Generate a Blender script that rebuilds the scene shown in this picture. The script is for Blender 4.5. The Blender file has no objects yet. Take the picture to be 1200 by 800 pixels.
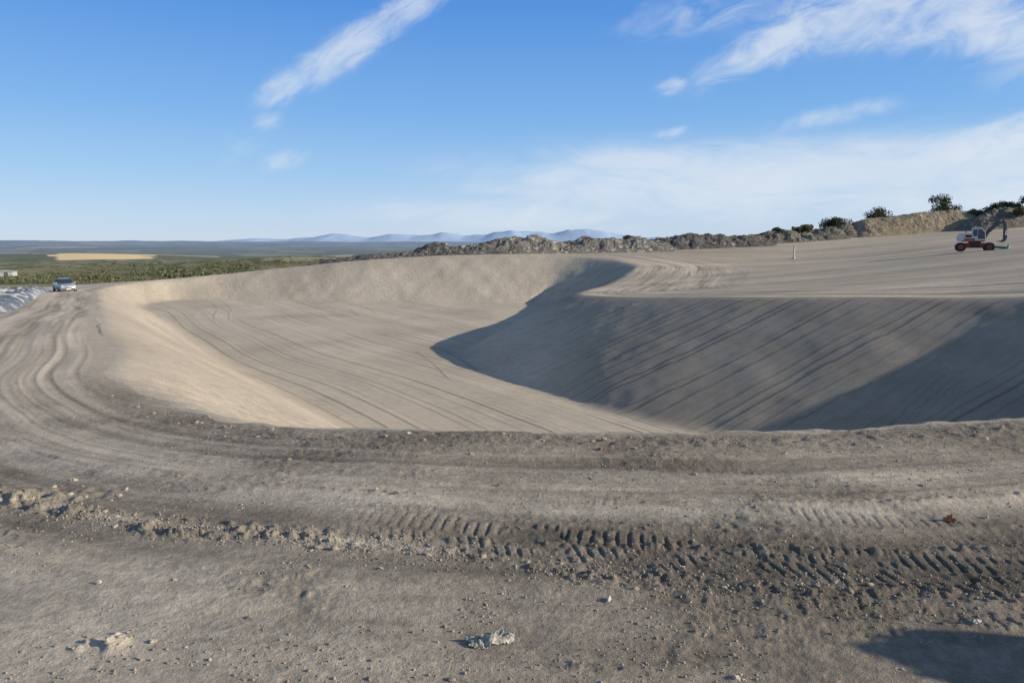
import bpy, bmesh, math, random
import numpy as np
from mathutils import Vector, Matrix, Euler
random.seed(7); rng=np.random.default_rng(11)
scene=bpy.context.scene
coll=scene.collection
EYE=1.7
# ------------------------------------------------------------------ noise
def _h(ix,iy,seed):
    h=(ix.astype(np.int64)*374761393+iy.astype(np.int64)*668265263+seed*974634777)&0xffffffff
    h=((h^(h>>13))*1274126177)&0xffffffff
    h=(h^(h>>16))&0xffffff
    return h.astype(np.float32)/16777215.0
def vn(x,y,seed=0):
    xf=np.floor(x); yf=np.floor(y); fx=(x-xf).astype(np.float32); fy=(y-yf).astype(np.float32)
    ix=xf.astype(np.int64); iy=yf.astype(np.int64)
    u=fx*fx*fx*(fx*(fx*6-15)+10); v=fy*fy*fy*(fy*(fy*6-15)+10)
    a=_h(ix,iy,seed); b=_h(ix+1,iy,seed); c=_h(ix,iy+1,seed); d=_h(ix+1,iy+1,seed)
    return a+(b-a)*u+(c-a)*v+(a-b-c+d)*u*v
def fbm(x,y,o=4,seed=0,g=.5):
    s=0; a=1; t=0
    for i in range(o):
        s=s+a*vn(x*(2**i)+i*17.3,y*(2**i)-i*9.1,seed+i); t+=a; a*=g
    return s/t
def sst(a,b,x):
    t=np.clip((x-a)/(b-a),0,1); return t*t*(3-2*t)
def lines1d(q,sp,w,seed):
    c=np.floor(q/sp); out=np.zeros_like(q)
    for k in (-1,0,1):
        ci=(c+k); z=np.zeros_like(ci)
        p=(ci+.1+.8*_h(ci,z,seed))*sp
        am=_h(ci,z,seed+5)
        out=np.maximum(out,np.exp(-((q-p)/w)**2)*(.1+.9*am))
    return out
# ------------------------------------------------------------------ terrain description (metres)
RIM=[(12,9),(20,11.5),(27,17),(27.5,25),(22.5,32.5),(18,36.5),(12,42),(7.5,47.5),(5.2,53),(6.2,60),(9.5,70),(12.8,80),(15,92),(10,104),(-2,107),(-20,108),(-38,108),(-48,104.5),(-51,97),(-49,88),(-40,71.7),(-29,52),(-14.5,26),(-9.2,17),(-6.8,12.5),(-4.2,9.2),(-2.4,7.7),(-1.0,6.95),(1.94,6.6),(5.1,7.3)]
CTRL=[(0,0,1.7),(-6,1,1.75),(6,1,1.68),(0,-15,1.7),(-20,-10,2.2),(20,-10,1.2),(-1.2,6.8,1.75),(1.94,6.6,1.71),(5.1,7.3,1.74),
(12,9,1.6),(20,11.5,1.1),(27,17,.6),(27,25,.9),(38,20,-1.0),(22.5,32.5,2.22),(18,36.5,2.52),(12,42,2.9),(7.5,47.5,3.28),(5.2,53,3.5),(9.5,70,3.57),(12.8,80,2.98),  # unseen right corner and bank raised to cast shade across the slope
(16,92,2.3),(10,104,1.52),(-2,107,1.33),(-20,108,2.06),(-38,108,3.78),(-50,103,4.9),(-49,88,5.29),(-29,52,4.05),(-14.5,26,2.76),(-9.2,17,2.4),(-6.8,12.5,2.2),
(-4.2,9.2,2.06),(-2.4,7.7,1.9),(27.5,120,.5),(41,120,-.1),(54.5,120,-.96),(65,115,-1.4),(73.6,110,-2.1),(45,72,.57),(37.7,100,1.9),(34,50,1.3),(26,38,1.85),
(-48,68,4.6),(-60,85,5.3),(-20.6,30,3.1),(-70,110,6),(-60,130,6.5),(-20,130,3.5),(0,130,2.2),(62,148,-2.6),(85,135,-3.8),(100,105,-3.6),(22,148,1.0),(42,148,-1.2)]
C=np.array(CTRL,float); P=C[:,:2]/50.; Zc=EYE-C[:,2]
def ker(r2): return .5*r2*np.log(r2+1e-9)
K=ker(((P[:,None]-P[None])**2).sum(-1)); n=len(P)
A=np.zeros((n+3,n+3)); A[:n,:n]=K+np.eye(n)*1e-4; A[:n,n]=1; A[:n,n+1:]=P; A[n,:n]=1; A[n+1:,:n]=P.T
W=np.linalg.solve(A,np.concatenate([Zc,[0,0,0]]))
def plateau(x,y):
    x=x/50.;y=y/50.
    s=W[n]+W[n+1]*x+W[n+2]*y
    for i in range(n): s=s+W[i]*ker((x-P[i,0])**2+(y-P[i,1])**2)
    return s
def catmull(pts,k):
    out=[];m=len(pts)
    for i in range(m):
        p0,p1,p2,p3=[np.array(pts[(i+j)%m],float) for j in (-1,0,1,2)]
        kk=max(2,int(np.linalg.norm(p2-p1)/k)+1)
        for t in np.linspace(0,1,kk,endpoint=False):
            out.append(.5*((2*p1)+(-p0+p2)*t+(2*p0-5*p1+4*p2-p3)*t*t+(-p0+3*p1-3*p2+p3)*t**3))
    return np.array(out)
rim=catmull(RIM,1.2)
seg=np.roll(rim,-1,0)-rim; sl=np.linalg.norm(seg,axis=1); cs=np.concatenate([[0],np.cumsum(sl)[:-1]])
GX0,GX1,GY0,GY1,GS=-75,60,-12,135,.4
gx=np.arange(GX0,GX1,GS); gy=np.arange(GY0,GY1,GS)
GXX,GYY=np.meshgrid(gx,gy)
best=np.full(GXX.shape,1e9);S=np.zeros(GXX.shape);NX=np.zeros(GXX.shape);NY=np.zeros(GXX.shape);ins=np.zeros(GXX.shape,bool)
for i in range(len(rim)):
    ax,ay=rim[i];dx,dy=seg[i];L2=sl[i]**2
    t=np.clip(((GXX-ax)*dx+(GYY-ay)*dy)/L2,0,1)
    px=ax+t*dx;py=ay+t*dy
    d=(GXX-px)**2+(GYY-py)**2
    m=d<best
    best[m]=d[m];S[m]=(cs[i]+t*sl[i])[m];NX[m]=px[m];NY[m]=py[m]
    by=ay+dy
    cr=((ay>GYY)!=(by>GYY))&(GXX<ax+(GYY-ay)*dx/(dy if abs(dy)>1e-9 else 1e-9))
    ins^=cr
SD=np.sqrt(best)*np.where(ins,1,-1)
PN=plateau(NX,NY)
def bil(G,x,y):
    fx=np.clip((x-GX0)/GS,0,len(gx)-1.001);fy=np.clip((y-GY0)/GS,0,len(gy)-1.001)
    ix=fx.astype(int);iy=fy.astype(int);fx=fx-ix;fy=fy-iy
    return G[iy,ix]*(1-fx)*(1-fy)+G[iy,ix+1]*fx*(1-fy)+G[iy+1,ix]*(1-fx)*fy+G[iy+1,ix+1]*fx*fy
FR=np.log(np.array([1,100,150,200,400,1000,2000,4000,7000,9000,12000,16000],float))
FB=np.array([5,5.5,7,8.2,12.6,20,25,24,4,-26,-42,-54],float)
TX=np.array([-6,-4,-2.4,-.885,.93,2.4,5,9.]);TY=np.array([6.6,5.6,4.9,4.36,3.93,3.62,3.3,3.2])
def tread(x,t,sp,seed,mask):
    tw=t+.02*np.sin(x*1.7+seed)
    tm=sst(.26,.22,np.abs(tw))*mask
    ph=(x/sp)+.25*(vn(x/.3,t/.2,seed+600)-.5); chev=np.where(tw>0,ph-tw*2.6,ph+tw*2.6+.5)
    lug=sst(.11,.22,np.abs((chev-np.floor(chev))-.5))
    lug=lug*sst(.006,.025,np.abs(tw))*sst(.25,.215,np.abs(tw))
    return tm,lug
def terrain(x,y,detail=True):
    r=np.sqrt(x*x+y*y)+1e-6
    azr=np.arctan2(x,y)
    ext=55*sst(-.05,.2,azr)
    w=sst(122,165,r-ext)
    zp=plateau(np.clip(x,-110,110),np.clip(y,-30,150))
    zf=EYE-np.interp(np.log(r),FR,FB)
    amp=np.interp(r,[150,400,2000,8000],[.3,2.0,12,30])
    zf=zf+(fbm(x/900+3,y/900,3,40)-.5)*2*amp*sst(300,1200,r)+(fbm(x/150,y/150,3,43)-.5)*2*np.interp(r,[150,300,900],[.6,3.5,4.0])
    zf=zf+4.0*np.exp(-((x+75)/80)**2-((y-265)/50)**2)+3.5*np.exp(-((x+150)/90)**2-((y-470)/80)**2)+4*np.exp(-((x+30)/120)**2-((y-420)/90)**2)
    uu=(x+600)*.875+(y-1120)*.484; vv=(y-1120)*.875-(x+600)*.484
    zf=zf+9*np.exp(-(uu/190)**2-((vv-60)/220)**2)
    z=zp*(1-w)+zf*w
    inb=(x>GX0+1)&(x<GX1-1)&(y>GY0+1)&(y<GY1-1)
    sd=np.where(inb,bil(SD,x,y),-50.); s=bil(S,x,y); pn=bil(PN,x,y)
    d=sd+(fbm(x/2.5,y/2.5,3,8)-.5)*np.interp(r,[6,15,60],[.16,.24,.35])+(fbm(x/.35,y/.35,3,12)-.5)*np.interp(r,[6,14,30],[.26,.18,0])
    floor=EYE-(8.0-.007*y)+(fbm(x/9,y/9,3,21)-.5)*.18
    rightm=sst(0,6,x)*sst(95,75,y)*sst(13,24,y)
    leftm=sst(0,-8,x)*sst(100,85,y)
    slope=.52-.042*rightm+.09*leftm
    rl=np.interp(r,[8,20],[.2,.75])
    dd_=np.maximum(d,0); ds=np.sqrt(dd_*dd_+rl*rl)-rl
    wall=pn-slope*ds
    k=.28+.35*leftm
    hh=np.clip(.5+.5*(wall-floor)/k,0,1)
    pit=floor+(wall-floor)*hh+k*hh*(1-hh)
    inside=d>0
    z2=np.where(inside,pit,z)
    onfloor=np.where(inside,sst(.3,-.3,wall-floor),0)
    onwall=np.where(inside,1-onfloor,0)
    out={'r':r,'sd':sd,'d':d,'onfloor':onfloor,'onwall':onwall,'w':w,'s':s}
    if not detail: return z2,out
    z=z2
    far=sst(160,110,r)
    q=s-.59*sd+ (fbm(x/20,y/20,2,77)-.5)*.35
    wf=onwall*sst(.1,.9,d)*sst(10,18,y)
    l1=lines1d(q,.80,.050,3)*wf; l2=lines1d(q+.4,.33,.05,9)*wf
    l1=l1*sst(.25,.48,fbm(q/3,sd/5,3,33)+.04)
    rightw=rightm
    z=z+l1*(.008+.026*rightw)+l2*(.004+.006*rightw)
    z=z+wf*(fbm(q/1.3,sd/18,3,31)-.5)*.025
    cur=(x*.85+y*.53)+ (fbm(x/30,y/30,2,5)-.5)*3.2
    f1=lines1d(cur,.95,.050,14)*sst(.38,.58,fbm(x/7,y/14,3,61)+.04)*onfloor
    cur2=(x*.93+y*.36)+(fbm(x/25,y/25,2,6)-.5)*4
    f1=np.maximum(f1,.8*lines1d(cur2,2.6,.05,24)*sst(.52,.66,fbm(x/11,y/16,3,63))*onfloor)
    f2=lines1d(cur+.7,.41,.06,15)*onfloor*sst(.40,.55,fbm(x/5,y/9,2,62))
    z=z+f1*.034+f2*.010+onfloor*(fbm(cur/1.4,(y*.85-x*.53)/18,3,66)-.5)*.025
    o=np.where(inside,0,1)*far
    t=(y-np.interp(x,TX,TY))*.96
    do=-sd
    lane=o*sst(.25,.8,do)*sst(14,8,do)
    dow=do+(fbm(x/3,y/3,2,91)-.5)*.35*sst(14,7,r)+(fbm(x/14,y/14,2,93)-.5)*.5*sst(7,14,r)
    bands=fbm(dow*1.7, s/12,3,90)
    streak=fbm(dow*7.5,s/5,3,92)
    z=z+lane*((bands-.5)*.035+(streak-.5)*.020*sst(30,12,r))
    l3=lines1d(dow,.22,.028,19)*lane
    z=z+l3*.010*sst(40,20,r)
    near=sst(22,9,r)*np.where(inside,0,1)
    rough=fbm(x/.9,y/.9,3,100)
    patch=sst(.50,.70,fbm(x/1.1+9,y/.7,3,105))
    fineN=fbm(x/.07,y/.07,3,110,.65)-.5
    z=z+near*((rough-.5)*.028+fineN*(.006+.018*patch))
    br=lines1d(dow+.1,.62,.035,55)*sst(.48,.64,fbm(x/1.3,y/.8,2,56))*near*sst(1.2,1.8,do)
    z=z+br*(.005+np.maximum(fbm(x/.05,y/.05,2,57)-.4,0)*.05)
    lip=np.exp(-((do-.35)/.30)**2)*near
    z=z+lip*(.005+(fbm(x/.09,y/.09,3,120)-.3)*.035)
    yc2=np.interp(x,[-6,-2,1,4,8],[3.0,3.35,3.0,2.75,2.6])
    t3=y-yc2
    rut3=(np.exp(-((t3)/.09)**2)+np.exp(-((t3-.28)/.06)**2))*near
    z=z-rut3*.006*sst(.35,.55,fbm(x/1.5,y/.5,2,58))
    keep=sst(.40,.56,fbm(x/.20,y/.12,3,130))
    tm,lug=tread(x,t,.068,0,sst(-1.6,.2,x))
    tmb,lugb=tread(x,t-.56,.068,2,sst(-.2,1.2,x)*sst(.50,.60,fbm(x/.7,y/.4,2,133)))
    tmc,lugc=tread(x,t+.62,.068,4,sst(.8,2.0,x)*sst(.44,.56,fbm(x/.7,y/.4,2,134)))
    z=z+tm*(-.007+.0088*lug*keep+.007*(fbm(x/.04,y/.04,2,131)-.5))
    z=z+tmb*(-.002+.0045*lugb*keep)+tmc*(-.002+.005*lugc*keep)
    tb=np.exp(-((t+.34+.06*np.sin(x*2.1)+.05*np.sin(x*5.3))/.075)**2)*sst(-4.5,-3,x)
    crumb=np.maximum(fbm(x/.05,y/.05,3,140)-.42,0)
    brk=sst(.3,.5,fbm(x/.5,y/.5,2,142))
    lw=sst(1.2,-.8,x)
    z=z+tb*near*(.004+crumb*(.045+.09*lw))*(.25+.75*brk)
    tb2=np.exp(-((t-.32)/.05)**2)*sst(-1.8,-.6,x)
    z=z+tb2*near*crumb*.03*brk
    cz=np.exp(-((t+.15)/.55)**2)*sst(-.8,1.5,x)*near
    z=z+cz*(1-tm)*np.maximum(fbm(x/.04,y/.04,2,144)-.5,0)*.035
    hp=np.exp(-(((x+3.75)/.70)**2+((y-5.15)/.28)**2))
    hp2=.7*np.exp(-(((x+3.2)/.35)**2+((y-4.35)/.08)**2))+.9*np.exp(-(((x+1.75)/.14)**2+((y-2.98)/.06)**2))
    z=z+(hp+hp2*.6)*(.012+np.maximum(fbm(x/.07,y/.07,3,160)-.38,0)*.14)
    z=z+(fbm(x/5,y/5,3,170)-.5)*.12*o*sst(12,25,r)
    out.update(l1=l1,l2=l2,f1=f1,f2=f2,bands=bands,streak=streak,br=br,lane=lane,l3=l3,near=near,patch=patch,lip=lip,tm=tm,lug=lug*keep,tmb=np.maximum(tmb,tmc),lugb=np.maximum(tmb*lugb,tmc*lugc)*keep,tb=tb*brk,tb2=tb2,cz=cz,crumb=crumb,fineN=fineN,o=o,t=t,rut3=rut3,hp=hp+hp2,do=do,dow=dow,cur=cur,q=q,rightw=rightw,leftm=leftm)
    return z,out
def gz(x,y):
    z,_=terrain(np.array([float(x)]),np.array([float(y)])); return float(z[0])
def gzs(xs,ys):
    z,_=terrain(np.asarray(xs,float),np.asarray(ys,float)); return z
# ------------------------------------------------------------------ materials
def newmat(name):
    m=bpy.data.materials.new(name); m.use_nodes=True
    nt=m.node_tree; b=nt.nodes['Principled BSDF']; return m,nt,b
def N(nt,t,**k):
    nd=nt.nodes.new(t)
    for a,v in k.items(): setattr(nd,a,v)
    return nd
def mixc(nt,f,a,b,mode='MIX'):
    m=N(nt,'ShaderNodeMix',data_type='RGBA',blend_type=mode)
    for idx,val in ((0,f),(6,a),(7,b)):
        if hasattr(val,'links'): nt.links.new(val,m.inputs[idx])
        else: m.inputs[idx].default_value=val if idx==0 else (*val,1)[:4]
    return m.outputs[2]
def paint(name,col,rough=.5,metal=0,var=.25,scale=6,bump=0,coord='Object'):
    m,nt,b=newmat(name)
    tc=N(nt,'ShaderNodeTexCoord'); no=N(nt,'ShaderNodeTexNoise'); no.inputs['Scale'].default_value=scale; no.inputs['Detail'].default_value=3
    nt.links.new(tc.outputs[coord],no.inputs['Vector'])
    mr=N(nt,'ShaderNodeMapRange'); mr.inputs[1].default_value=.3; mr.inputs[2].default_value=.7
    nt.links.new(no.outputs['Fac'],mr.inputs[0])
    c1=tuple(c*(1-var) for c in col); c2=tuple(min(1,c*(1+var)) for c in col)
    nt.links.new(mixc(nt,mr.outputs[0],c1,c2),b.inputs['Base Color'])
    b.inputs['Roughness'].default_value=rough; b.inputs['Metallic'].default_value=metal
    if bump:
        bp=N(nt,'ShaderNodeBump'); bp.inputs['Strength'].default_value=1; bp.inputs['Distance'].default_value=bump
        nt.links.new(no.outputs['Fac'],bp.inputs['Height']); nt.links.new(bp.outputs[0],b.inputs['Normal'])
    return m
def ground_mat():
    m,nt,b=newmat('earth'); L=nt.links.new
    at=N(nt,'ShaderNodeAttribute',attribute_name='Col')
    tc=N(nt,'ShaderNodeTexCoord')
    def noise(sc,det=5,ro=.6):
        q=N(nt,'ShaderNodeTexNoise'); q.inputs['Scale'].default_value=sc;q.inputs['Detail'].default_value=det;q.inputs['Roughness'].default_value=ro
        L(tc.outputs['Object'],q.inputs['Vector']); return q.outputs['Fac']
    def mr(x,a,b_,c,d):
        q=N(nt,'ShaderNodeMapRange');q.inputs[1].default_value=a;q.inputs[2].default_value=b_;q.inputs[3].default_value=c;q.inputs[4].default_value=d
        L(x,q.inputs[0]);return q.outputs[0]
    def mu(a,b_,op='MULTIPLY'):
        q=N(nt,'ShaderNodeMath',operation=op)
        for i,v in enumerate((a,b_)):
            if hasattr(v,'links'): L(v,q.inputs[i])
            else: q.inputs[i].default_value=v
        return q.outputs[0]
    n2=noise(24,5,.78);n3=noise(1.7,3,.6)
    f=mu(mr(n2,.3,.7,.76,1.24),mr(n3,.3,.7,.93,1.07))
    vo=N(nt,'ShaderNodeTexVoronoi');vo.inputs['Scale'].default_value=38;L(tc.outputs['Object'],vo.inputs['Vector'])
    sep=N(nt,'ShaderNodeSeparateColor');L(vo.outputs['Color'],sep.inputs[0])
    small=mr(vo.outputs['Distance'],.12,.2,1,0)
    sel=mr(sep.outputs[0],.88,.90,0,1)
    fleck=mu(mu(small,sel),at.outputs['Alpha'])
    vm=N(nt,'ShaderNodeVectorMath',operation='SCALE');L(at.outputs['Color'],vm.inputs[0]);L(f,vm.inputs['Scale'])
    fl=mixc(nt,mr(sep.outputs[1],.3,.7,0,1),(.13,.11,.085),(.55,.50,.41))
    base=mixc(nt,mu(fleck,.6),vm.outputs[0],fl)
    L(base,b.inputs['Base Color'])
    b.inputs['Roughness'].default_value=.95; b.inputs['Specular IOR Level'].default_value=.12
    bp=N(nt,'ShaderNodeBump');bp.inputs['Distance'].default_value=.019;L(mr(at.outputs['Alpha'],0,1,.25,1),bp.inputs['Strength']);L(n2,bp.inputs['Height'])
    L(bp.outputs[0],b.inputs['Normal'])
    return m
# ------------------------------------------------------------------ ground sheet
th_f=np.arange(-37,37.001,.09); th_m=np.arange(37.3,62,.5); th_c=np.arange(65,296,5.)
th=np.radians(np.concatenate([-th_m[::-1],th_f,th_m,th_c]))
th=th[np.argsort(th)]
rr=np.concatenate([np.geomspace(.05,2.0,20),np.geomspace(2.01,9,390),np.geomspace(9.05,26,130),np.geomspace(26.1,62,360),np.geomspace(62.3,130,140),np.geomspace(130.8,420,90),np.geomspace(425,16000,110)])
R,T=np.meshgrid(rr,th,indexing='ij')
X=(R*np.sin(T)).ravel();Y=(R*np.cos(T)).ravel()
Z,o=terrain(X,Y)
nr,ntn=R.shape
r=o['r']
sand=np.array([.56,.46,.335]);grey=np.array([.43,.362,.272]);dark=np.array([.24,.20,.15])
def lerp(a,b,t): return a*(1-t[:,None])+b*t[:,None]
c=np.tile(sand,(len(X),1))
c=lerp(c,np.array([.56,.465,.34]),o['onfloor']*.9)
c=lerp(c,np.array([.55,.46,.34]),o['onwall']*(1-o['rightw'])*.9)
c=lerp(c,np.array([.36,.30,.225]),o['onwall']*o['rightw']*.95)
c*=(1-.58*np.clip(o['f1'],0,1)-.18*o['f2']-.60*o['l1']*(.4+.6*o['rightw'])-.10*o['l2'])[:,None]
c*=(.87+.26*fbm(o['cur']/1.5,(Y*.85-X*.53)/18,3,201))[:,None]
c*=(1+.35*(fbm(X/6,Y/6,4,202)-.5)*(o['onfloor']+o['onwall']))[:,None]
plat=o['o']*sst(.0,6,X)*sst(25,40,Y)
c=lerp(c,np.array([.48,.395,.285]),plat*.8)
plb=fbm(X/16,Y/3.5,4,210); c*=(1+plat*(plb-.5)*.6)[:,None]
nf=sst(17,6,r)*o['o']
c=lerp(c,grey,nf)
c*=(1+((o['bands']-.5)*.95+(o['streak']-.5)*.8-.15*o['l3'])*o['lane'])[:,None]
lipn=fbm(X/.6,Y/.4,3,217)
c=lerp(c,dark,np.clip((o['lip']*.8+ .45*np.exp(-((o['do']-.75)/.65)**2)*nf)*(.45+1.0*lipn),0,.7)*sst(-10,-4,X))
dow=o['dow']
lg=(np.exp(-((dow-2.1)/.15)**2)+.8*np.exp(-((dow-1.45)/.08)**2)+.8*np.exp(-((dow-2.75)/.11)**2))*nf*(.35+.65*sst(.3,.55,fbm(X/1.6,Y/.8,3,220)))
c=lerp(c,np.array([.61,.53,.41]),np.clip(lg*.75,0,1))
dk=(np.exp(-((dow-1.75)/.09)**2)+.8*np.exp(-((dow-2.45)/.08)**2))*nf*sst(.35,.6,fbm(X/2.0,Y/.8,3,222))
c=lerp(c,dark,np.clip(dk*.6,0,1))
c=lerp(c,np.array([.55,.475,.37]),np.clip(o['rut3']*.45,0,.5)*sst(.4,.55,fbm(X/1.2,Y/.7,3,223)))
c=lerp(c,dark,np.clip(o['br']*.5,0,.5))
c=lerp(c,dark,np.clip(o['tm']*.38+o['tmb']*.22+(o['tb']+.6*o['tb2'])*.65*nf+o['cz']*.45,0,.85))
c*=(1-.24*o['tm']*(1-o['lug'])-.12*np.clip(o['tmb']-o['lugb'],0,1))[:,None]
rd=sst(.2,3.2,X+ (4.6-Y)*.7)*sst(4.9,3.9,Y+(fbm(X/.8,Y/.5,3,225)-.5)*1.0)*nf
c=lerp(c,dark*.85,rd*.75)  # darker soil at lower right, with a cast shadow put into its colour
lf=sst(-.4,-2.2,X)*sst(5.0,3.2,Y)*nf
c=lerp(c,np.array([.53,.455,.35]),lf*.6)
c=lerp(c,np.array([.58,.48,.35]),np.clip(o['hp'],0,1)*.6)
c*=(1+(fbm(X/.9,Y/.6,4,230)-.5)*.6*nf)[:,None]
c*=(1-.20*o['patch']*nf)[:,None]
c*=(1+o['fineN']*.55*nf)[:,None]
rut=(np.exp(-((dow-3.3)/.28)**2)+np.exp(-((dow-5.2)/.30)**2)+.7*np.exp(-((dow-1.6)/.2)**2)+.6*np.exp(-((dow-7.0)/.3)**2))*o['o']*sst(-2,-6,X)
c=lerp(c,np.array([.68,.58,.44]),np.clip(rut,0,1)*.6)
rutd=(np.exp(-((dow-4.3)/.35)**2)+.7*np.exp(-((dow-2.5)/.25)**2)+.6*np.exp(-((dow-6.1)/.3)**2))*o['o']*sst(-2,-6,X)
c=lerp(c,np.array([.34,.275,.19]),np.clip(rutd,0,1)*.35)
az=np.degrees(np.arctan2(X,Y))
edge=112+8*(fbm(X/14,Y/14,3,240)-.5)*2+28*sst(8,24,az)
vegw=sst(-3,3,r-edge-6)
leftout=sst(9,14,o['do'])*sst(-5,-20,X)*sst(95,108,r)
veg=np.clip(vegw+leftout,0,1)*np.where(o['d']>-1.5,0,1)
vn1=fbm(X/7,Y/7,4,250);vn2=fbm(X/60,Y/60,4,251)
vc=lerp(np.tile(np.array([.29,.25,.13]),(len(X),1)),np.array([.105,.115,.045]),sst(.36,.58,vn1*.5+vn2*.5))
vc=lerp(vc,np.array([.46,.37,.22]),sst(.55,.64,vn2)*.75)
ca,sa=math.cos(math.radians(28)),math.sin(math.radians(28))
fu=X*ca+Y*sa; fv=-X*sa+Y*ca
cu=np.floor(fu/170+vn(fv/400,fu*0,260)*.8);cv=np.floor(fv/420)
hcell=_h(cu,cv,261)
fieldm=sst(900,1200,r)
fc=np.where((hcell<.12)[:,None],np.array([.55,.44,.25]),np.where((hcell<.34)[:,None],np.array([.30,.26,.14]),np.array([.13,.14,.065])))
vc=lerp(vc,fc*(.8+.4*vn1[:,None]),fieldm*.85)
UU=(X+600)*.875+(Y-1120)*.484;VV=(Y-1120)*.875-(X+600)*.484
gold=sst(1.08,.95,np.sqrt(((UU+12)/62)**2+((VV+40)/190)**2)+(vn2-.5)*.8)
vc=lerp(vc,np.array([.92,.68,.36]),gold)
gold3=sst(1.1,.92,np.sqrt(((X+420)*.875+(Y-640)*.484)**2/48**2+((Y-640)*.875-(X+420)*.484)**2/40**2)+(vn1-.5)*.3)
vc=lerp(vc,np.array([.60,.46,.26]),gold3*.8)
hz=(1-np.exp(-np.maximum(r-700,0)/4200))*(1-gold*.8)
vc=lerp(vc,np.array([.28,.35,.43]),hz)  # distance haze painted into the far ground colour
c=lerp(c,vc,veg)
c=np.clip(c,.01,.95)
alpha=np.interp(r,[0,12,50,150],[1,1,.35,0])
ii,jj=np.meshgrid(np.arange(nr-1),np.arange(ntn),indexing='ij')
j2=(jj+1)%ntn
quads=np.stack([ii*ntn+jj,ii*ntn+j2,(ii+1)*ntn+j2,(ii+1)*ntn+jj],-1).reshape(-1,4)[:, ::-1]
me=bpy.data.meshes.new('ground')
nq=len(quads);nv=len(X)
me.vertices.add(nv);me.vertices.foreach_set('co',np.stack([X,Y,Z],-1).astype(np.float32).ravel())
me.loops.add(nq*4);me.loops.foreach_set('vertex_index',quads.astype(np.int32).ravel())
me.polygons.add(nq);me.polygons.foreach_set('loop_start',np.arange(0,nq*4,4,dtype=np.int32));me.polygons.foreach_set('loop_total',np.full(nq,4,np.int32))
me.polygons.foreach_set('use_smooth',np.ones(nq,bool))
me.update(calc_edges=True)
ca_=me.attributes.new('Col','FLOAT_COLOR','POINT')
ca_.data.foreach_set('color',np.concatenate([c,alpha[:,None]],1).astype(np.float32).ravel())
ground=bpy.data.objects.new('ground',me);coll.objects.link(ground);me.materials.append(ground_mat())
ground['kind']='structure';ground['label']='excavated bare earth basin with tracked dirt rim';ground['category']='ground'
# ------------------------------------------------------------------ mesh helpers
def mkobj(name,mesh,parent=None,mat=None,loc=None,rot=None):
    ob=bpy.data.objects.new(name,mesh);coll.objects.link(ob)
    if parent: ob.parent=parent
    if mat and mesh: mesh.materials.append(mat)
    if loc is not None: ob.location=loc
    if rot is not None: ob.rotation_euler=rot
    return ob
def from_bm(bm,name,parent,mat,smooth=False,**k):
    bmesh.ops.recalc_face_normals(bm,faces=bm.faces)
    m=bpy.data.meshes.new(name);bm.to_mesh(m);bm.free()
    if smooth:
        for p in m.polygons:p.use_smooth=True
    return mkobj(name,m,parent,mat,**k)
def bevel(bm,w,seg=2):
    bmesh.ops.bevel(bm,geom=list(bm.edges),offset=w,segments=seg,affect='EDGES',clamp_overlap=True)
def box(name,parent,mat,size,loc,rot=(0,0,0),bv=.03,taper=None):
    bm=bmesh.new();bmesh.ops.create_cube(bm,size=1)
    for v in bm.verts:
        v.co=Vector((v.co.x*size[0],v.co.y*size[1],v.co.z*size[2]))
        if taper and v.co.z>0: v.co.x*=taper[0];v.co.y*=taper[1]
    if bv: bevel(bm,bv)
    return from_bm(bm,name,parent,mat,loc=loc,rot=rot)
def prism(name,parent,mat,prof,width,loc=(0,0,0),bv=.03,rot=(0,0,0)):
    bm=bmesh.new()
    a=[bm.verts.new((p[0],-width/2,p[1])) for p in prof];b=[bm.verts.new((p[0],width/2,p[1])) for p in prof]
    bm.faces.new(a);bm.faces.new(b[::-1])
    for i in range(len(prof)):
        j=(i+1)%len(prof);bm.faces.new((a[i],b[i],b[j],a[j]))
    bmesh.ops.recalc_face_normals(bm,faces=bm.faces)
    if bv: bevel(bm,bv)
    return from_bm(bm,name,parent,mat,loc=loc,rot=rot)
def cyl(name,parent,mat,rad,length,loc,axis='Y',seg=28,bv=.02,r2=None):
    bm=bmesh.new();bmesh.ops.create_cone(bm,cap_ends=True,segments=seg,radius1=rad,radius2=rad if r2 is None else r2,depth=length)
    if bv: bevel(bm,bv,2)
    M={'Y':Matrix.Rotation(math.pi/2,4,'X'),'X':Matrix.Rotation(math.pi/2,4,'Y'),'Z':Matrix.Identity(4)}[axis]
    bm.transform(M)
    return from_bm(bm,name,parent,mat,loc=loc)
def tube(name,parent,mat,p,q,rad,seg=12):
    p=Vector(p);q=Vector(q);d=q-p
    bm=bmesh.new();bmesh.ops.create_cone(bm,cap_ends=True,segments=seg,radius1=rad,radius2=rad,depth=d.length)
    bm.transform(Matrix.Translation((p+q)/2)@d.to_track_quat('Z','Y').to_matrix().to_4x4())
    return from_bm(bm,name,parent,mat)
def root(name,loc,rotz,label,cat,group=None):
    e=bpy.data.objects.new(name,None);coll.objects.link(e);e.location=loc;e.rotation_euler=(0,0,rotz);e.empty_display_size=.5
    if label:e['label']=label;e['category']=cat
    if group:e['group']=group
    return e
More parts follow.
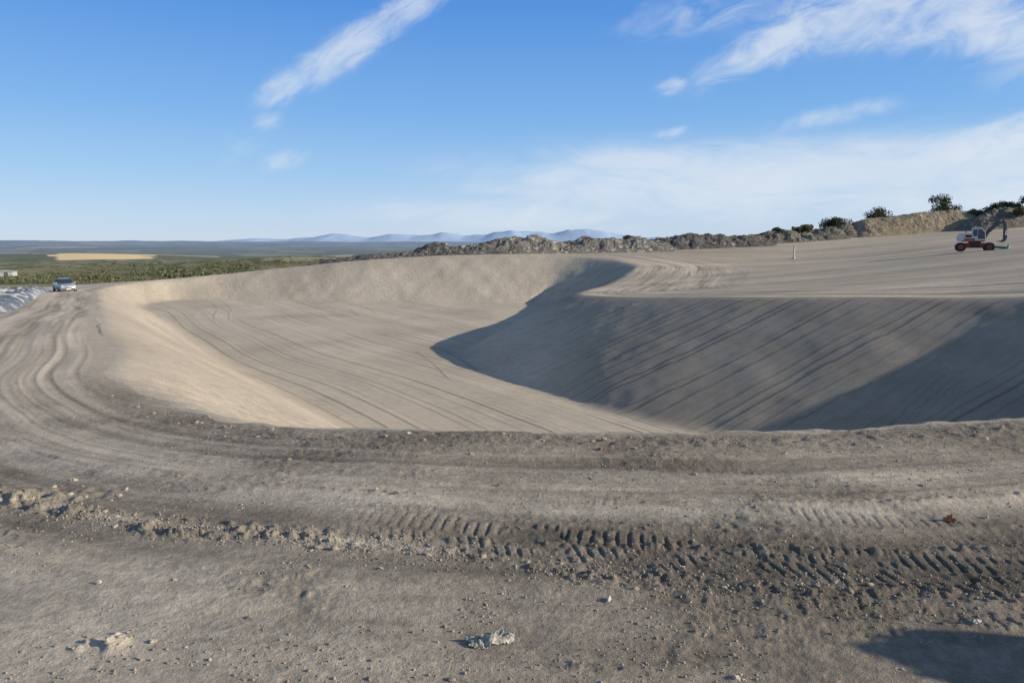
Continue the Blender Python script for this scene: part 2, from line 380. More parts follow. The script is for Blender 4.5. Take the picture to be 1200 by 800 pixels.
# ------------------------------------------------------------------ excavator
white=paint('machine_white',(.60,.59,.57),.5,var=.15);red=paint('machine_red',(.36,.055,.035),.55,var=.25);blk=paint('machine_black',(.03,.03,.033),.6)
grym=paint('machine_grey',(.10,.095,.09),.6,var=.4);rubber=paint('tyre_rubber',(.035,.033,.03),.9);glass=paint('dark_glass',(.03,.045,.06),.08,var=.1)
teal=paint('blade_green',(.07,.32,.20),.55);steel=paint('worn_steel',(.30,.27,.23),.5,.4);chrome=paint('cylinder_rod',(.4,.4,.4),.25,.9)
ex=root('wheeled_excavator',(44.95,73,gz(44.95,73)-.02),math.radians(-28),'white and red wheeled excavator with dark folded boom on bare earth','excavator')
ex.scale=(.84,.84,.84)
ch=prism('chassis',ex,red,[(-2.0,.55),(-1.9,.85),(-.7,1.0),(.7,1.0),(1.9,.85),(2.0,.55),(1.0,.42),(-1.0,.42)],1.1,bv=.03)
box('axle',ex,blk,(.25,1.9,.22),(-1.4,0,.52));box('axle',ex,blk,(.25,1.9,.22),(1.4,0,.52))
for sx in(-1.4,1.4):
    for sy in(-1,1):
        w=root('wheel',(sx,sy*1.0,.52),0,'','');w.parent=ex
        bm=bmesh.new();sg=40
        prof=[(.30,-.2),(.44,-.22),(.50,-.19),(.52,-.10),(.52,.10),(.50,.19),(.44,.22),(.30,.2)]
        rings=[]
        for i in range(sg):
            a=2*math.pi*i/sg;k=.018 if i%2 else 0
            rings.append([bm.verts.new(((p+ (k if abs(yy)<.2 and p>.45 else 0))*math.cos(a),yy,(p+(k if abs(yy)<.2 and p>.45 else 0))*math.sin(a))) for p,yy in prof])
        for i in range(sg):
            A_=rings[i];B_=rings[(i+1)%sg]
            for j in range(len(prof)):
                jn=(j+1)%len(prof);bm.faces.new((A_[j],A_[jn],B_[jn],B_[j]))
        from_bm(bm,'tyre',w,rubber)
        cyl('rim',w,red,.31,.24,(0,sy*.03,0),seg=24);cyl('hub',w,grym,.12,.34,(0,sy*.05,0),seg=16)
box('step',ex,blk,(.7,.3,.35),(0,-.75,.68));box('step',ex,blk,(.7,.3,.35),(0,.75,.68))
bl=prism('dozer_blade',ex,teal,[(3.42,.06),(3.20,.25),(3.15,.45),(3.22,.82),(3.36,.84),(3.34,.45),(3.42,.25),(3.70,.06)],2.6,bv=.01,rot=(0,0,-.12))
box('blade_arm',ex,teal,(1.3,.22,.26),(2.6,.45,.48),rot=(0,.08,0));box('blade_arm',ex,teal,(1.3,.22,.26),(2.6,-.45,.48),rot=(0,.08,0))
cyl('turntable',ex,blk,.62,.2,(0,0,1.08),'Z')
prism('counterweight',ex,white,[(-1.75,1.2),(-1.85,1.5),(-1.7,2.05),(-1.1,2.1),(-1.1,1.2)],2.05,bv=.08)
prism('engine_hood',ex,white,[(-1.09,1.2),(-1.09,2.1),(.05,2.0),(.05,1.2)],2.0,bv=.05)
box('skirt',ex,red,(2.2,2.05,.14),(-.2,0,1.19),bv=.02)
box('side_stripe',ex,red,(1.0,.02,.22),(-.55,-1.008,1.40),bv=.003)
box('hood_grille',ex,blk,(.6,.03,.3),(-.7,-1.01,1.76),bv=.005)
cab=prism('cab',ex,white,[(-.35,1.2),(-.40,2.65),(.55,2.7),(.95,2.2),(1.0,1.2)],.95,loc=(0,-.52,0),bv=.05)
def cabwin(pf,y):
    return prism('window',cab,glass,pf,.02,loc=(0,y,0),bv=0)
cabwin([(-.28,1.75),(-.30,2.5),(.12,2.53),(.14,1.75)],-.485);cabwin([(.2,1.45),(.2,2.53),(.5,2.56),(.84,2.15),(.88,1.45)],-.485)
cabwin([(-.28,1.75),(-.30,2.5),(.12,2.53),(.14,1.75)],.485)
prism('windscreen',cab,glass,[(.985,1.7),(.985,2.16),(.60,2.64),(.615,2.66),(1.01,2.17),(1.01,1.7)],.78,bv=0)
box('cab_roof',cab,white,(1.0,.9,.08),(.08,0,2.73),bv=.03)
tube('exhaust',ex,blk,(-.9,.6,2.05),(-.9,.6,2.5),.05);tube('beacon',ex,paint('beacon_orange',(.7,.22,.03),.3),(-.1,-.5,2.76),(-.1,-.5,2.90),.06)
def beam(name,par,mat,pts,w):
    bm=bmesh.new();rows=[]
    for i,(x,z,h) in enumerate(pts):
        a=Vector((pts[max(i-1,0)][0],0,pts[max(i-1,0)][1]));b=Vector((pts[min(i+1,len(pts)-1)][0],0,pts[min(i+1,len(pts)-1)][1]))
        t=(b-a).normalized();nn=Vector((-t.z,0,t.x));p=Vector((x,0,z))
        rows.append([bm.verts.new(p+nn*h/2+Vector((0,-w/2,0))),bm.verts.new(p+nn*h/2+Vector((0,w/2,0))),bm.verts.new(p-nn*h/2+Vector((0,w/2,0))),bm.verts.new(p-nn*h/2+Vector((0,-w/2,0)))])
    for a,b in zip(rows[:-1],rows[1:]):
        for k in range(4):bm.faces.new((a[k],a[(k+1)%4],b[(k+1)%4],b[k]))
    bm.faces.new(rows[0]);bm.faces.new(rows[-1][::-1])
    bevel(bm,.02,1)
    return from_bm(bm,name,par,mat,loc=(0,.25,0))
boom=beam('boom',ex,grym,[(.55,1.35,.26),(1.0,2.0,.38),(1.6,2.7,.42),(2.2,3.2,.36),(2.8,3.5,.26)],.30)
stick=beam('stick',ex,grym,[(2.65,3.65,.22),(2.80,3.2,.34),(2.82,2.5,.28),(2.80,1.85,.18)],.24)
tube('boom_cylinder',ex,grym,(.98,.5,1.4),(1.25,.5,2.0),.08);tube('cylinder_rod',ex,chrome,(1.25,.5,2.0),(1.65,.5,2.65),.04)
tube('stick_cylinder',ex,grym,(1.7,.25,3.1),(2.3,.25,3.58),.07);tube('cylinder_rod',ex,chrome,(2.3,.25,3.58),(2.7,.25,3.80),.035)
tube('bucket_cylinder',ex,grym,(3.0,.25,3.1),(3.05,.25,2.4),.06);tube('cylinder_rod',ex,chrome,(3.05,.25,2.4),(3.06,.25,2.0),.035)
bk=prism('bucket',ex,grym,[(2.73,1.85),(3.05,1.9),(3.10,1.55),(2.95,1.2),(2.65,1.06),(2.30,1.15),(2.25,1.22),(2.57,1.25),(2.75,1.45)],.8,loc=(0,.25,0),bv=.015)
for i in range(4):
    box('tooth',bk,steel,(.16,.06,.05),(2.2,-.3+.2*i,1.20),bv=.008)
# ------------------------------------------------------------------ car
carp=paint('car_paint',(.50,.51,.53),.3,.4,var=.05);lamp=paint('headlight_glass',(.8,.82,.85),.1,var=.03);plast=paint('black_plastic',(.025,.025,.027),.6)
carx,cary=-51.6,86.0
car=root('parked_car',(carx,cary,gz(carx,cary)),math.radians(-48),'silver grey hatchback car parked on the dirt track','car')
def loft(name,par,mat,secs,smooth=True):
    bm=bmesh.new();rows=[[bm.verts.new((x,y,z)) for y,z in ps] for x,ps in secs]
    for a,b in zip(rows[:-1],rows[1:]):
        for k in range(len(a)):
            kn=(k+1)%len(a);bm.faces.new((a[k],a[kn],b[kn],b[k]))
    bm.faces.new(rows[0]);bm.faces.new(rows[-1][::-1])
    return from_bm(bm,name,par,mat,smooth=smooth)
def sec(hw,zb,zm,zt,hwt):
    R_=[(hw*.9,zb),(hw,zb+.1),(hw,zm),(hw*.97,zm+ (zt-zm)*.5),(hwt,zt)]
    return R_+[(-a,b) for a,b in R_[::-1]]
body=loft('body',car,carp,[(2.12,sec(.62,.30,.50,.62,.52)),(2.02,sec(.76,.24,.55,.72,.66)),(1.7,sec(.85,.22,.62,.82,.74)),(1.0,sec(.88,.20,.70,.95,.78)),(.4,sec(.88,.20,.75,.98,.82)),(-1.0,sec(.88,.20,.78,1.0,.82)),(-1.75,sec(.87,.22,.78,1.0,.80)),(-2.0,sec(.83,.26,.75,.96,.75)),(-2.08,sec(.74,.32,.65,.80,.66))])
cabn=prism('cabin',car,carp,[(1.05,.93),(.35,1.43),(.0,1.50),(-1.1,1.50),(-1.65,1.36),(-1.95,.96)],1.36,bv=.10)
prism('windscreen',car,glass,[(1.0,1.00),(.40,1.42),(.43,1.455),(1.06,1.01)],1.2,bv=0)
prism('rear_window',car,glass,[(-1.66,1.33),(-1.86,1.02),(-1.93,1.02),(-1.72,1.34)],1.1,bv=0)
for sy in(-1,1):
    prism('side_window',car,glass,[(.82,1.03),(.32,1.39),(-.28,1.43),(-.28,1.03)],.02,loc=(0,sy*.685,0),bv=0)
    prism('side_window',car,glass,[(-.36,1.03),(-.36,1.43),(-1.05,1.42),(-1.45,1.28),(-1.55,1.03)],.02,loc=(0,sy*.685,0),bv=0)
    box('headlight',car,lamp,(.16,.30,.13),(2.0,sy*.60,.66),rot=(0,0,-sy*.35),bv=.03)
    box('door_mirror',car,carp,(.14,.20,.13),(.72,sy*.95,1.03),bv=.04)
    box('taillight',car,red,(.08,.16,.26),(-2.02,sy*.70,.82),bv=.02)
    for sx in (1.3,-1.3):
        w=bpy.data.objects.new('wheel',None);coll.objects.link(w);w.parent=car;w.location=(sx,sy*.80,.31)
        cyl('tyre',w,rubber,.31,.2,(0,0,0),seg=32,bv=.035);cyl('rim',w,steel,.20,.215,(0,0,0),seg=10,bv=.01)
box('front_bumper',car,plast,(.10,1.25,.14),(2.10,0,.34),bv=.03);box('grille',car,plast,(.05,.70,.10),(2.11,0,.53),bv=.01)
box('number_plate',car,paint('plate_white',(.75,.75,.72),.4),(.02,.50,.11),(2.165,0,.36),bv=.004)
# ------------------------------------------------------------------ marker post
pxx,pyy=38.0,101.
pst=root('marker_post',(pxx,pyy,gz(pxx,pyy)),.3,'thin pale marker post standing alone on bare earth','post')
pm=paint('pale_concrete',(.50,.49,.45),.85,var=.12)
box('post',pst,pm,(.22,.22,1.6),(0,0,.78),bv=.02,taper=(.8,.8));box('cap',pst,paint('cap_grey',(.30,.30,.29),.7),(.26,.26,.12),(0,0,1.64),bv=.02)
box('footing',pst,pm,(.42,.42,.16),(0,0,.06),bv=.03)
# ------------------------------------------------------------------ spoil heaps
def heap_mat(name,cA,cB,stone,amt):
    m,nt,b=newmat(name);L=nt.links.new
    tc=N(nt,'ShaderNodeTexCoord')
    n1=N(nt,'ShaderNodeTexNoise');n1.inputs['Scale'].default_value=.6;n1.inputs['Detail'].default_value=7;n1.inputs['Roughness'].default_value=.74;L(tc.outputs['Object'],n1.inputs['Vector'])
    mr=N(nt,'ShaderNodeMapRange');mr.inputs[1].default_value=.38;mr.inputs[2].default_value=.62;L(n1.outputs['Fac'],mr.inputs[0])
    c0=mixc(nt,mr.outputs[0],cA,cB)
    vo=N(nt,'ShaderNodeTexVoronoi');vo.inputs['Scale'].default_value=1.8;L(tc.outputs['Object'],vo.inputs['Vector'])
    sp=N(nt,'ShaderNodeSeparateColor');L(vo.outputs['Color'],sp.inputs[0])
    m2=N(nt,'ShaderNodeMapRange');m2.inputs[1].default_value=1-amt;m2.inputs[2].default_value=1-amt+.03;L(sp.outputs[0],m2.inputs[0])
    c1=mixc(nt,m2.outputs[0],c0,stone);L(c1,b.inputs['Base Color']);b.inputs['Roughness'].default_value=.95
    bp=N(nt,'ShaderNodeBump');bp.inputs['Distance'].default_value=.4;L(n1.outputs['Fac'],bp.inputs['Height']);L(bp.outputs[0],b.inputs['Normal'])
    return m
hm_dark=heap_mat('spoil_dark',(.065,.06,.05),(.17,.15,.125),(.30,.28,.25),.05)
hm_grey=heap_mat('spoil_grey',(.11,.10,.08),(.28,.245,.195),(.42,.40,.35),.14)
hm_sand=heap_mat('spoil_sand',(.24,.18,.11),(.37,.285,.175),(.44,.36,.25),.05)
hm_brown=heap_mat('spoil_brown',(.10,.085,.06),(.24,.20,.14),(.34,.30,.25),.06)
def heap(x,y,lx,ly,h,seed,mat,label,rough=.55,rot=0,pw=4,vr=.6,sc=4.0):
    nx,ny=160,44;u=np.linspace(-1,1,nx);v=np.linspace(-1,1,ny);U,V=np.meshgrid(u,v,indexing='ij')
    cr,sr=math.cos(rot),math.sin(rot)
    lx2,ly2=U*lx,V*ly
    wx=x+lx2*cr-ly2*sr;wy=y+lx2*sr+ly2*cr
    prof=np.clip(1-np.abs(U)**pw,0,1)*np.clip(1-np.abs(V)**1.5,0,1)
    bump=.80+vr*(fbm(wx/sc,wy/sc,4,900,.6)-.5)*1.7
    fine=(fbm(wx/.9,wy/.9,4,909,.65)-.5)
    zz=prof*h*bump+fine*rough*np.clip(prof*3,0,1)*1.2
    base=terrain(wx.ravel(),wy.ravel(),False)[0].reshape(wx.shape)
    zz=base+zz-.4*(prof<.02)-.05
    vs=np.stack([wx-x,wy-y,zz-base.mean()],-1).reshape(-1,3)
    fs=[(i*ny+j,(i+1)*ny+j,(i+1)*ny+j+1,i*ny+j+1) for i in range(nx-1) for j in range(ny-1)]
    m=bpy.data.meshes.new('spoil_heap');m.from_pydata(vs.tolist(),[],fs);m.update()
    ob=mkobj('spoil_heap',m,None,mat,loc=(x,y,float(base.mean())))
    ob['label']=label;ob['category']='dirt heap';ob['group']='spoil heaps along the basin edge'
    return ob
G='low dark rubble bank along the basin rim';G2='long bank of grey broken rock and earth';G3='low dark earth bank with scattered stones'
heap(-21,114,12,3.5,1.4,1,hm_dark,G,pw=1.8)
heap(-10,115.3,11,3.5,2.2,2,hm_dark,G,pw=2.2)
heap(1,116.5,13,4,3.0,3,hm_grey,G2,pw=3)
heap(14,118,12,4,3.0,5,hm_grey,G2,pw=3)
heap(29,121,13,4,2.2,6,hm_dark,G3,pw=3)
heap(43,124,12,4,2.0,7,hm_brown,G3,pw=3)
heap(54,126.2,9,4,2.2,8,hm_brown,G3,pw=3)
heap(67.5,127,11.5,6,3.6,10,hm_sand,'long flat topped tan sandy earth embankment',.3,pw=8,vr=.15)
heap(83,122,12,6,3.4,12,hm_brown,'brown earth heap with dry shrubs',.4,pw=3)
heap(97,110,14,8,3.6,13,hm_brown,'brown earth heap with dry shrubs',.4,pw=3)
shadow_heap=heap(5.3,2.05,1.4,.75,1.35,14,hm_grey,'unseen pile of spoil added to cast a foreground shadow',.55,pw=2.0,vr=.9,sc=.45)  # pile added out of view, only to shade the near right ground
# ------------------------------------------------------------------ foliage
def leafmat(name,a,b_):
    m,nt,b=newmat(name);L=nt.links.new
    at=N(nt,'ShaderNodeAttribute',attribute_name='tone')
    L(mixc(nt,at.outputs['Fac'],a,b_),b.inputs['Base Color']);b.inputs['Roughness'].default_value=.8
    return m
leaf=leafmat('leaves_dark',(.028,.036,.013),(.12,.135,.055));dryleaf=leafmat('leaves_dry',(.07,.07,.028),(.21,.19,.09));scrubm=leafmat('scrub_leaves',(.06,.07,.026),(.20,.19,.085));bark=paint('bark',(.10,.075,.05),.9)
def leafmesh(name,blobs,nper,size,rg):
    vs=[];tone=[]
    for (bx,by,bz,br) in blobs:
        d=rg.normal(size=(nper,3));d/=np.linalg.norm(d,axis=1)[:,None]
        rad=br*rg.uniform(.35,1.08,nper)[:,None]
        c_=d*rad*np.array([1,1,.8])+np.array([bx,by,bz])
        a=rg.normal(size=(nper,3));b=rg.normal(size=(nper,3))
        a/=np.linalg.norm(a,axis=1)[:,None];b-=a*(a*b).sum(1)[:,None];b/=np.linalg.norm(b,axis=1)[:,None]
        s=size*rg.uniform(.5,1.2,nper)[:,None]
        q=np.stack([c_-a*s,c_-b*s*.6,c_+a*s,c_+b*s*.6],1)
        vs.append(q.reshape(-1,3));t_=np.clip(rg.uniform(0,1)*.4+rg.uniform(0,.6,nper),0,1)
        tone.append(np.repeat(t_,4))
    vs=np.concatenate(vs);tone=np.concatenate(tone);k=len(vs)//4
    m=bpy.data.meshes.new(name);m.vertices.add(len(vs));m.vertices.foreach_set('co',vs.astype(np.float32).ravel())
    m.loops.add(k*4);m.loops.foreach_set('vertex_index',np.arange(k*4,dtype=np.int32));m.polygons.add(k)
    m.polygons.foreach_set('loop_start',np.arange(0,k*4,4,dtype=np.int32));m.polygons.foreach_set('loop_total',np.full(k,4,np.int32));m.update(calc_edges=True)
    at=m.attributes.new('tone','FLOAT','POINT');at.data.foreach_set('value',tone.astype(np.float32))
    return m
def tree(name,x,y,z,wd,ht,label,cat,mat,seed,group):
    rg=np.random.default_rng(seed)
    e=root(name,(x,y,z),rg.uniform(0,6),label,cat,group)
    blobs=[]
    for i in range(22):
        a=rg.uniform(0,6.28);q=rg.uniform(0,.40)*wd
        h=ht*rg.uniform(.15,.80)*(1-.6*(q/(wd*.5))**2)
        blobs.append((q*math.cos(a),q*math.sin(a),h,min(rg.uniform(.11,.20)*wd,ht*.35)))
    m=leafmesh('crown',blobs,150,.15,rg);mkobj('crown',m,e,mat)
    bm=bmesh.new()
    for i in range(5):
        bx,by,bz,br=blobs[i];p0=Vector((0,0,-.3));p1=Vector((bx*.35,by*.35,bz*.5));p2=Vector((bx,by,bz))
        for a_,b_,ra,rb in((p0,p1,.13,.09),(p1,p2,.08,.03)):
            d=b_-a_
            r_=bmesh.ops.create_cone(bm,cap_ends=True,segments=8,radius1=ra,radius2=rb,depth=d.length)
            bmesh.ops.transform(bm,matrix=Matrix.Translation((a_+b_)/2)@d.to_track_quat('Z','Y').to_matrix().to_4x4(),verts=r_['verts'])
    from_bm(bm,'trunk',e,bark)
    return e
hobs=[ob for ob in coll.objects if ob.name.startswith('spoil_heap')]
from mathutils.bvhtree import BVHTree
trees_b=[]
for ob in hobs:
    m=ob.data;trees_b.append((BVHTree.FromPolygons([tuple(v.co+ob.location) for v in m.vertices],[tuple(p.vertices) for p in m.polygons]),ob))
def topz(x,y):
    z=gz(x,y)
    for t_,ob in trees_b:
        h=t_.ray_cast(Vector((x,y,60)),Vector((0,0,-1)))
        if h[0] is not None:z=max(z,h[0].z)
    return z
TG='shrubs and small trees on the embankment'
LA='small round dark green tree on the earth mound';LB='olive green shrub on brown earth heap';LC='dry olive shrub on the embankment';LD='dark green shrub on the embankment'
TL=[(63.8,131,5.6,3.4,LA,'tree',leaf),(74.0,130,6.2,4.8,'broad dark green tree on the sandy mound','tree',leaf),(71.2,130.5,3.4,1.5,'low shrub beside a tree','shrub',leaf),
(55.0,128,6.5,2.2,LB,'shrub',leaf),(49,126.5,4.4,1.5,LC,'shrub',dryleaf),(18.2,118.5,2.0,1.0,'small green shrub on grey rubble','shrub',leaf),(20.8,119,2.2,.7,'dry olive shrub on grey rubble','shrub',dryleaf),(44,125,2.4,.9,LC,'shrub',dryleaf),
(77.8,127,4.0,1.5,LC,'shrub',dryleaf),(79.3,126,4.4,1.9,LD,'shrub',leaf),(80.8,125,5.0,2.3,LD,'shrub',leaf),(82.5,124.5,4.6,2.1,LC,'shrub',dryleaf),(85,123,5.4,3.0,LD,'shrub',leaf),(86.8,121.5,4.8,2.4,LC,'shrub',dryleaf),(88.6,120,5.4,2.9,LD,'shrub',leaf),(90.5,117,5.0,2.6,LC,'shrub',dryleaf),(84,118.5,4.0,1.6,LC,'shrub',dryleaf),(80,119,3.6,1.3,LC,'shrub',dryleaf),(87.5,115,4.2,1.8,LD,'shrub',leaf),(84.2,120.5,4.0,1.7,LD,'shrub',leaf),(67.5,131,2.6,.9,LC,'shrub',dryleaf)]
for i,(x,y,wd,ht,lb,ct,mt) in enumerate(TL):
    tree('small_tree' if ct=='tree' else 'shrub',x,y,topz(x,y)-.15,wd,ht,lb,ct,mt,100+i,TG)
# far scrub mass
rg=np.random.default_rng(5)
azs=np.radians(rg.uniform(-40,10,16000));rs=np.exp(rg.uniform(math.log(124),math.log(650),16000))
sx=rs*np.sin(azs);sy=rs*np.cos(azs)
dens=fbm(sx/45,sy/45,3,300)
ok=(dens>.48)
sx=sx[ok][:4400];sy=sy[ok][:4400];sz=terrain(sx,sy,False)[0]
vsL=[];tL=[]
for x,y,z in zip(sx,sy,sz):
    br=(.3+.8*rg.random()**2)*(1+math.hypot(x,y)/800);k=20
    d=rg.normal(size=(k,3));d/=np.linalg.norm(d,axis=1)[:,None];cc=d*br*rg.uniform(.4,1,(k,1))*np.array([1,1,.6])+np.array([x,y,z+br*.4])
    a=rg.normal(size=(k,3));b=rg.normal(size=(k,3));s=br*.32
    q=np.stack([cc-a*s*.7,cc-b*s*.5,cc+a*s*.7],1);vsL.append(q.reshape(-1,3));tL.append(np.repeat(rg.uniform(0,1)*.4+rg.uniform(0,.6,k),3))
vs=np.concatenate(vsL);k=len(vs)//3
m=bpy.data.meshes.new('scrub');m.vertices.add(len(vs));m.vertices.foreach_set('co',vs.astype(np.float32).ravel());m.loops.add(k*3);m.loops.foreach_set('vertex_index',np.arange(k*3,dtype=np.int32));m.polygons.add(k)
m.polygons.foreach_set('loop_start',np.arange(0,k*3,3,dtype=np.int32));m.polygons.foreach_set('loop_total',np.full(k,3,np.int32));m.update(calc_edges=True)
at=m.attributes.new('tone','FLOAT','POINT');at.data.foreach_set('value',np.concatenate(tL).astype(np.float32))
sc=mkobj('scrub',m,None,scrubm);sc['kind']='stuff';sc['label']='olive green scrub covering the valley slopes';sc['category']='scrub'
# ------------------------------------------------------------------ mountains
def mountain(name,prof,y0,depth,col,label,seed):
    xs=np.linspace(prof[0][0],prof[-1][0],300);hs=np.interp(xs,[p[0] for p in prof],[p[1] for p in prof])
    ny=14;V=np.linspace(-1,1,ny)
    vs=[]
    for j,v in enumerate(V):
        f=1-abs(v)
        nz=fbm(xs/700,np.full_like(xs,v*3+7),4,seed)
        z=hs*f**.8*(.70+.42*nz)-60
        for x,zz in zip(xs,z):vs.append((x,y0+v*depth,float(zz)))
    nxs=len(xs);fs=[(j*nxs+i,j*nxs+i+1,(j+1)*nxs+i+1,(j+1)*nxs+i) for j in range(ny-1) for i in range(nxs-1)]
    m=bpy.data.meshes.new(name);m.from_pydata(vs,[],fs);m.update()
    for p in m.polygons:p.use_smooth=True
    ob=mkobj(name,m,None,paint(name+'_haze_tint',col,1,var=.04,scale=.001));ob['kind']='structure';ob['label']=label;ob['category']='mountains'  # blue air haze is painted into the mountain colour
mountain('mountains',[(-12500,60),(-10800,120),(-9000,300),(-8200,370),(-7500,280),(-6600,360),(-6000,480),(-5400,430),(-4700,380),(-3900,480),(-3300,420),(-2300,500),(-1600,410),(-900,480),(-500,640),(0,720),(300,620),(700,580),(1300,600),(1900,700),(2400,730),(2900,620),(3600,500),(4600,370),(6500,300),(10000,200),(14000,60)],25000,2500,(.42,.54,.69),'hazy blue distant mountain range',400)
# ------------------------------------------------------------------ lined basin edge, rubble, shed
liner,lnt,lb_=newmat('geomembrane')
_tc=N(lnt,'ShaderNodeTexCoord');_v=N(lnt,'ShaderNodeTexVoronoi');_v.inputs['Scale'].default_value=.75;lnt.links.new(_tc.outputs['Object'],_v.inputs['Vector'])
_n=N(lnt,'ShaderNodeTexNoise');_n.inputs['Scale'].default_value=1.2;_n.inputs['Detail'].default_value=5;lnt.links.new(_tc.outputs['Object'],_n.inputs['Vector'])
_s=N(lnt,'ShaderNodeSeparateColor');lnt.links.new(_v.outputs['Color'],_s.inputs[0])
_m=N(lnt,'ShaderNodeMapRange');_m.inputs[1].default_value=.55;_m.inputs[2].default_value=.75;lnt.links.new(_s.outputs[0],_m.inputs[0])
lnt.links.new(mixc(lnt,_m.outputs[0],mixc(lnt,_n.outputs['Fac'],(.05,.06,.07),(.28,.29,.30)),(.50,.50,.48)),lb_.inputs['Base Color']);lb_.inputs['Roughness'].default_value=.55
line=np.array([(-24.0,34.),(-29.2,43.5),(-38.4,60.),(-45.8,73),(-53,85.5)]);tt=np.linspace(0,1,200)
dd=np.concatenate([[0],np.cumsum(np.linalg.norm(np.diff(line,axis=0),axis=1))]);dd/=dd[-1]
lx=np.interp(tt,dd,line[:,0]);ly=np.interp(tt,dd,line[:,1])
offs=np.linspace(0,13,30);AA,II=np.meshgrid(offs,np.arange(200));AA=AA.ravel();II=II.ravel()
wx=lx[II]-.86*AA+rng.uniform(-.12,.12,len(AA));wy=ly[II]-.5*AA+rng.uniform(-.12,.12,len(AA))
hb=np.interp(AA,[0,.25,.9,2.6,4.5,7.5,13],[-.15,.22,.45,.25,.4,.55,.45])+.06
hz_=gzs(wx,wy)+hb+(fbm(wx/1.6,wy/1.6,4,700,.6)-.5)*.9*sst(0,1.2,AA)
vs=np.stack([wx,wy,hz_],-1).tolist();np_=30
fs=[(i*np_+j,i*np_+j+1,(i+1)*np_+j+1,(i+1)*np_+j) for i in range(199) for j in range(np_-1)]
m=bpy.data.meshes.new('liner_sheet');m.from_pydata(vs,[],fs);m.update()
lo=mkobj('liner_sheet',m,None,liner);lo['label']='crumpled grey and white plastic liner draped over a low berm';lo['category']='pond liner'
def stone_mesh(name,seed,sub=2,flat=.7,jag=.35):
    rg=np.random.default_rng(seed);bm=bmesh.new();bmesh.ops.create_icosphere(bm,subdivisions=sub,radius=.5)
    co=np.array([v.co[:] for v in bm.verts]);off=rg.uniform(0,50,3)
    nz=fbm(co[:,0]*2.2+off[0]+co[:,2]*1.3,co[:,1]*2.2+off[1]-co[:,2]*1.7,3,seed)
    sc_=np.array([rg.uniform(.8,1.2),rg.uniform(.7,1.1),flat])
    for v,k in zip(bm.verts,nz):v.co=Vector([v.co[i]*(1-jag+2*jag*float(k))*float(sc_[i]) for i in range(3)])
    m=bpy.data.meshes.new(name);bm.to_mesh(m);bm.free();return m
concm=paint('pale_rubble',(.42,.41,.38),.9,var=.35,scale=4);clodm=paint('soil_clod',(.33,.275,.205),.97,var=.3,scale=7);clodp=paint('pale_clod',(.46,.39,.295),.97,var=.3,scale=7)
rm=[stone_mesh('rubble_block',50+i,1,.45,.3) for i in range(4)]
for mm in rm:mm.materials.append(concm)
rg=np.random.default_rng(12)
for i in range(75):
    t_=rg.uniform(.15,.97);off=rg.uniform(.1,1)*8.5;x=np.interp(t_,dd,line[:,0])-.86*off;y=np.interp(t_,dd,line[:,1])-.5*off
    ob=bpy.data.objects.new('rubble_block',rm[i%4]);coll.objects.link(ob);s=rg.uniform(.3,.9)
    ob.location=(x,y,gz(x,y)+.50);ob.scale=(s*1.3,s,s);ob.rotation_euler=(rg.uniform(-.3,.3),rg.uniform(-.3,.3),rg.uniform(0,6))
    ob['label']='pale concrete rubble block on the plastic liner';ob['category']='rubble';ob['group']='rubble blocks holding down the liner'
rm2=[stone_mesh('boulder',70+i,2,.7,.35) for i in range(4)]
bmat=paint('boulder_stone',(.33,.30,.25),.95,var=.4,scale=3)
for mm in rm2:mm.materials.append(bmat)
for i in range(60):
    x=rg.uniform(-12,26);y=112.5+ (x+29)*.12+rg.uniform(-.5,4);z=topz(x,y)
    s=rg.uniform(.25,.8);ob=bpy.data.objects.new('boulder',rm2[i%4]);coll.objects.link(ob);ob.location=(x,y,z+s*.08);ob.scale=(s*1.3,s,s);ob.rotation_euler=(rg.uniform(-.5,.5),rg.uniform(-.5,.5),rg.uniform(0,6))
    ob['label']='pale angular boulder on the spoil heap';ob['category']='boulder';ob['group']='boulders on the spoil heaps'
sx_,sy_=-158.,232.;shz=gz(sx_,sy_)
sh=root('farm_shed',(sx_,sy_,shz),math.radians(15),'small low white farm shed in the scrub','shed')
wht=paint('shed_white',(.5,.49,.46),.8,var=.08)
box('wall',sh,wht,(6.5,4,1.5),(0,0,.75),bv=.02)
prism('roof',sh,paint('shed_roof',(.45,.44,.42),.7),[(-3.5,1.52),(3.5,1.52),(3.5,1.6),(0,1.95),(-3.5,1.6)],4.4,bv=0)
box('door',sh,grym,(1.0,.05,1.3),(1.5,-2.03,.65),bv=.01)
# ------------------------------------------------------------------ foreground clods
cm=[stone_mesh('dirt_clod',200+i,2,.6,.5) for i in range(8)]
for i,mm in enumerate(cm):
    mm.materials.append(clodm if i<5 else clodp)
    for p in mm.polygons:p.use_smooth=False
rg=np.random.default_rng(21)
pts=[]
def add(x,y,s,k=None): pts.append((x,y,s,k))
for i in range(100):
    x=-4.2+9.5*rg.random()**1.3;t_=-.36-.06*math.sin(x*2.1)+rg.normal()*.08;add(x,np.interp(x,TX,TY)+t_,.012+.034*rg.random()**2)
nrim=rim[(rim[:,1]<12)&(rim[:,0]>-6)&(rim[:,0]<9)]
for i in range(65):
    p=nrim[rg.integers(len(nrim))];add(p[0]+rg.normal()*.5,p[1]-abs(rg.normal()*.4)-.10,.02+.04*rg.random()**2)
for i in range(50):
    add(-3.75+rg.normal()*.5,5.12+rg.normal()*.18,.015+.05*rg.random()**3,'p')
for i in range(14): add(-1.75+rg.normal()*.12,2.98+rg.normal()*.05,.012+.03*rg.random()**2,'p')
for i in range(50):
    y=rg.uniform(2.4,6.2);x=rg.uniform(-.72,.72)*y;add(x,y,.010+.028*rg.random()**2)
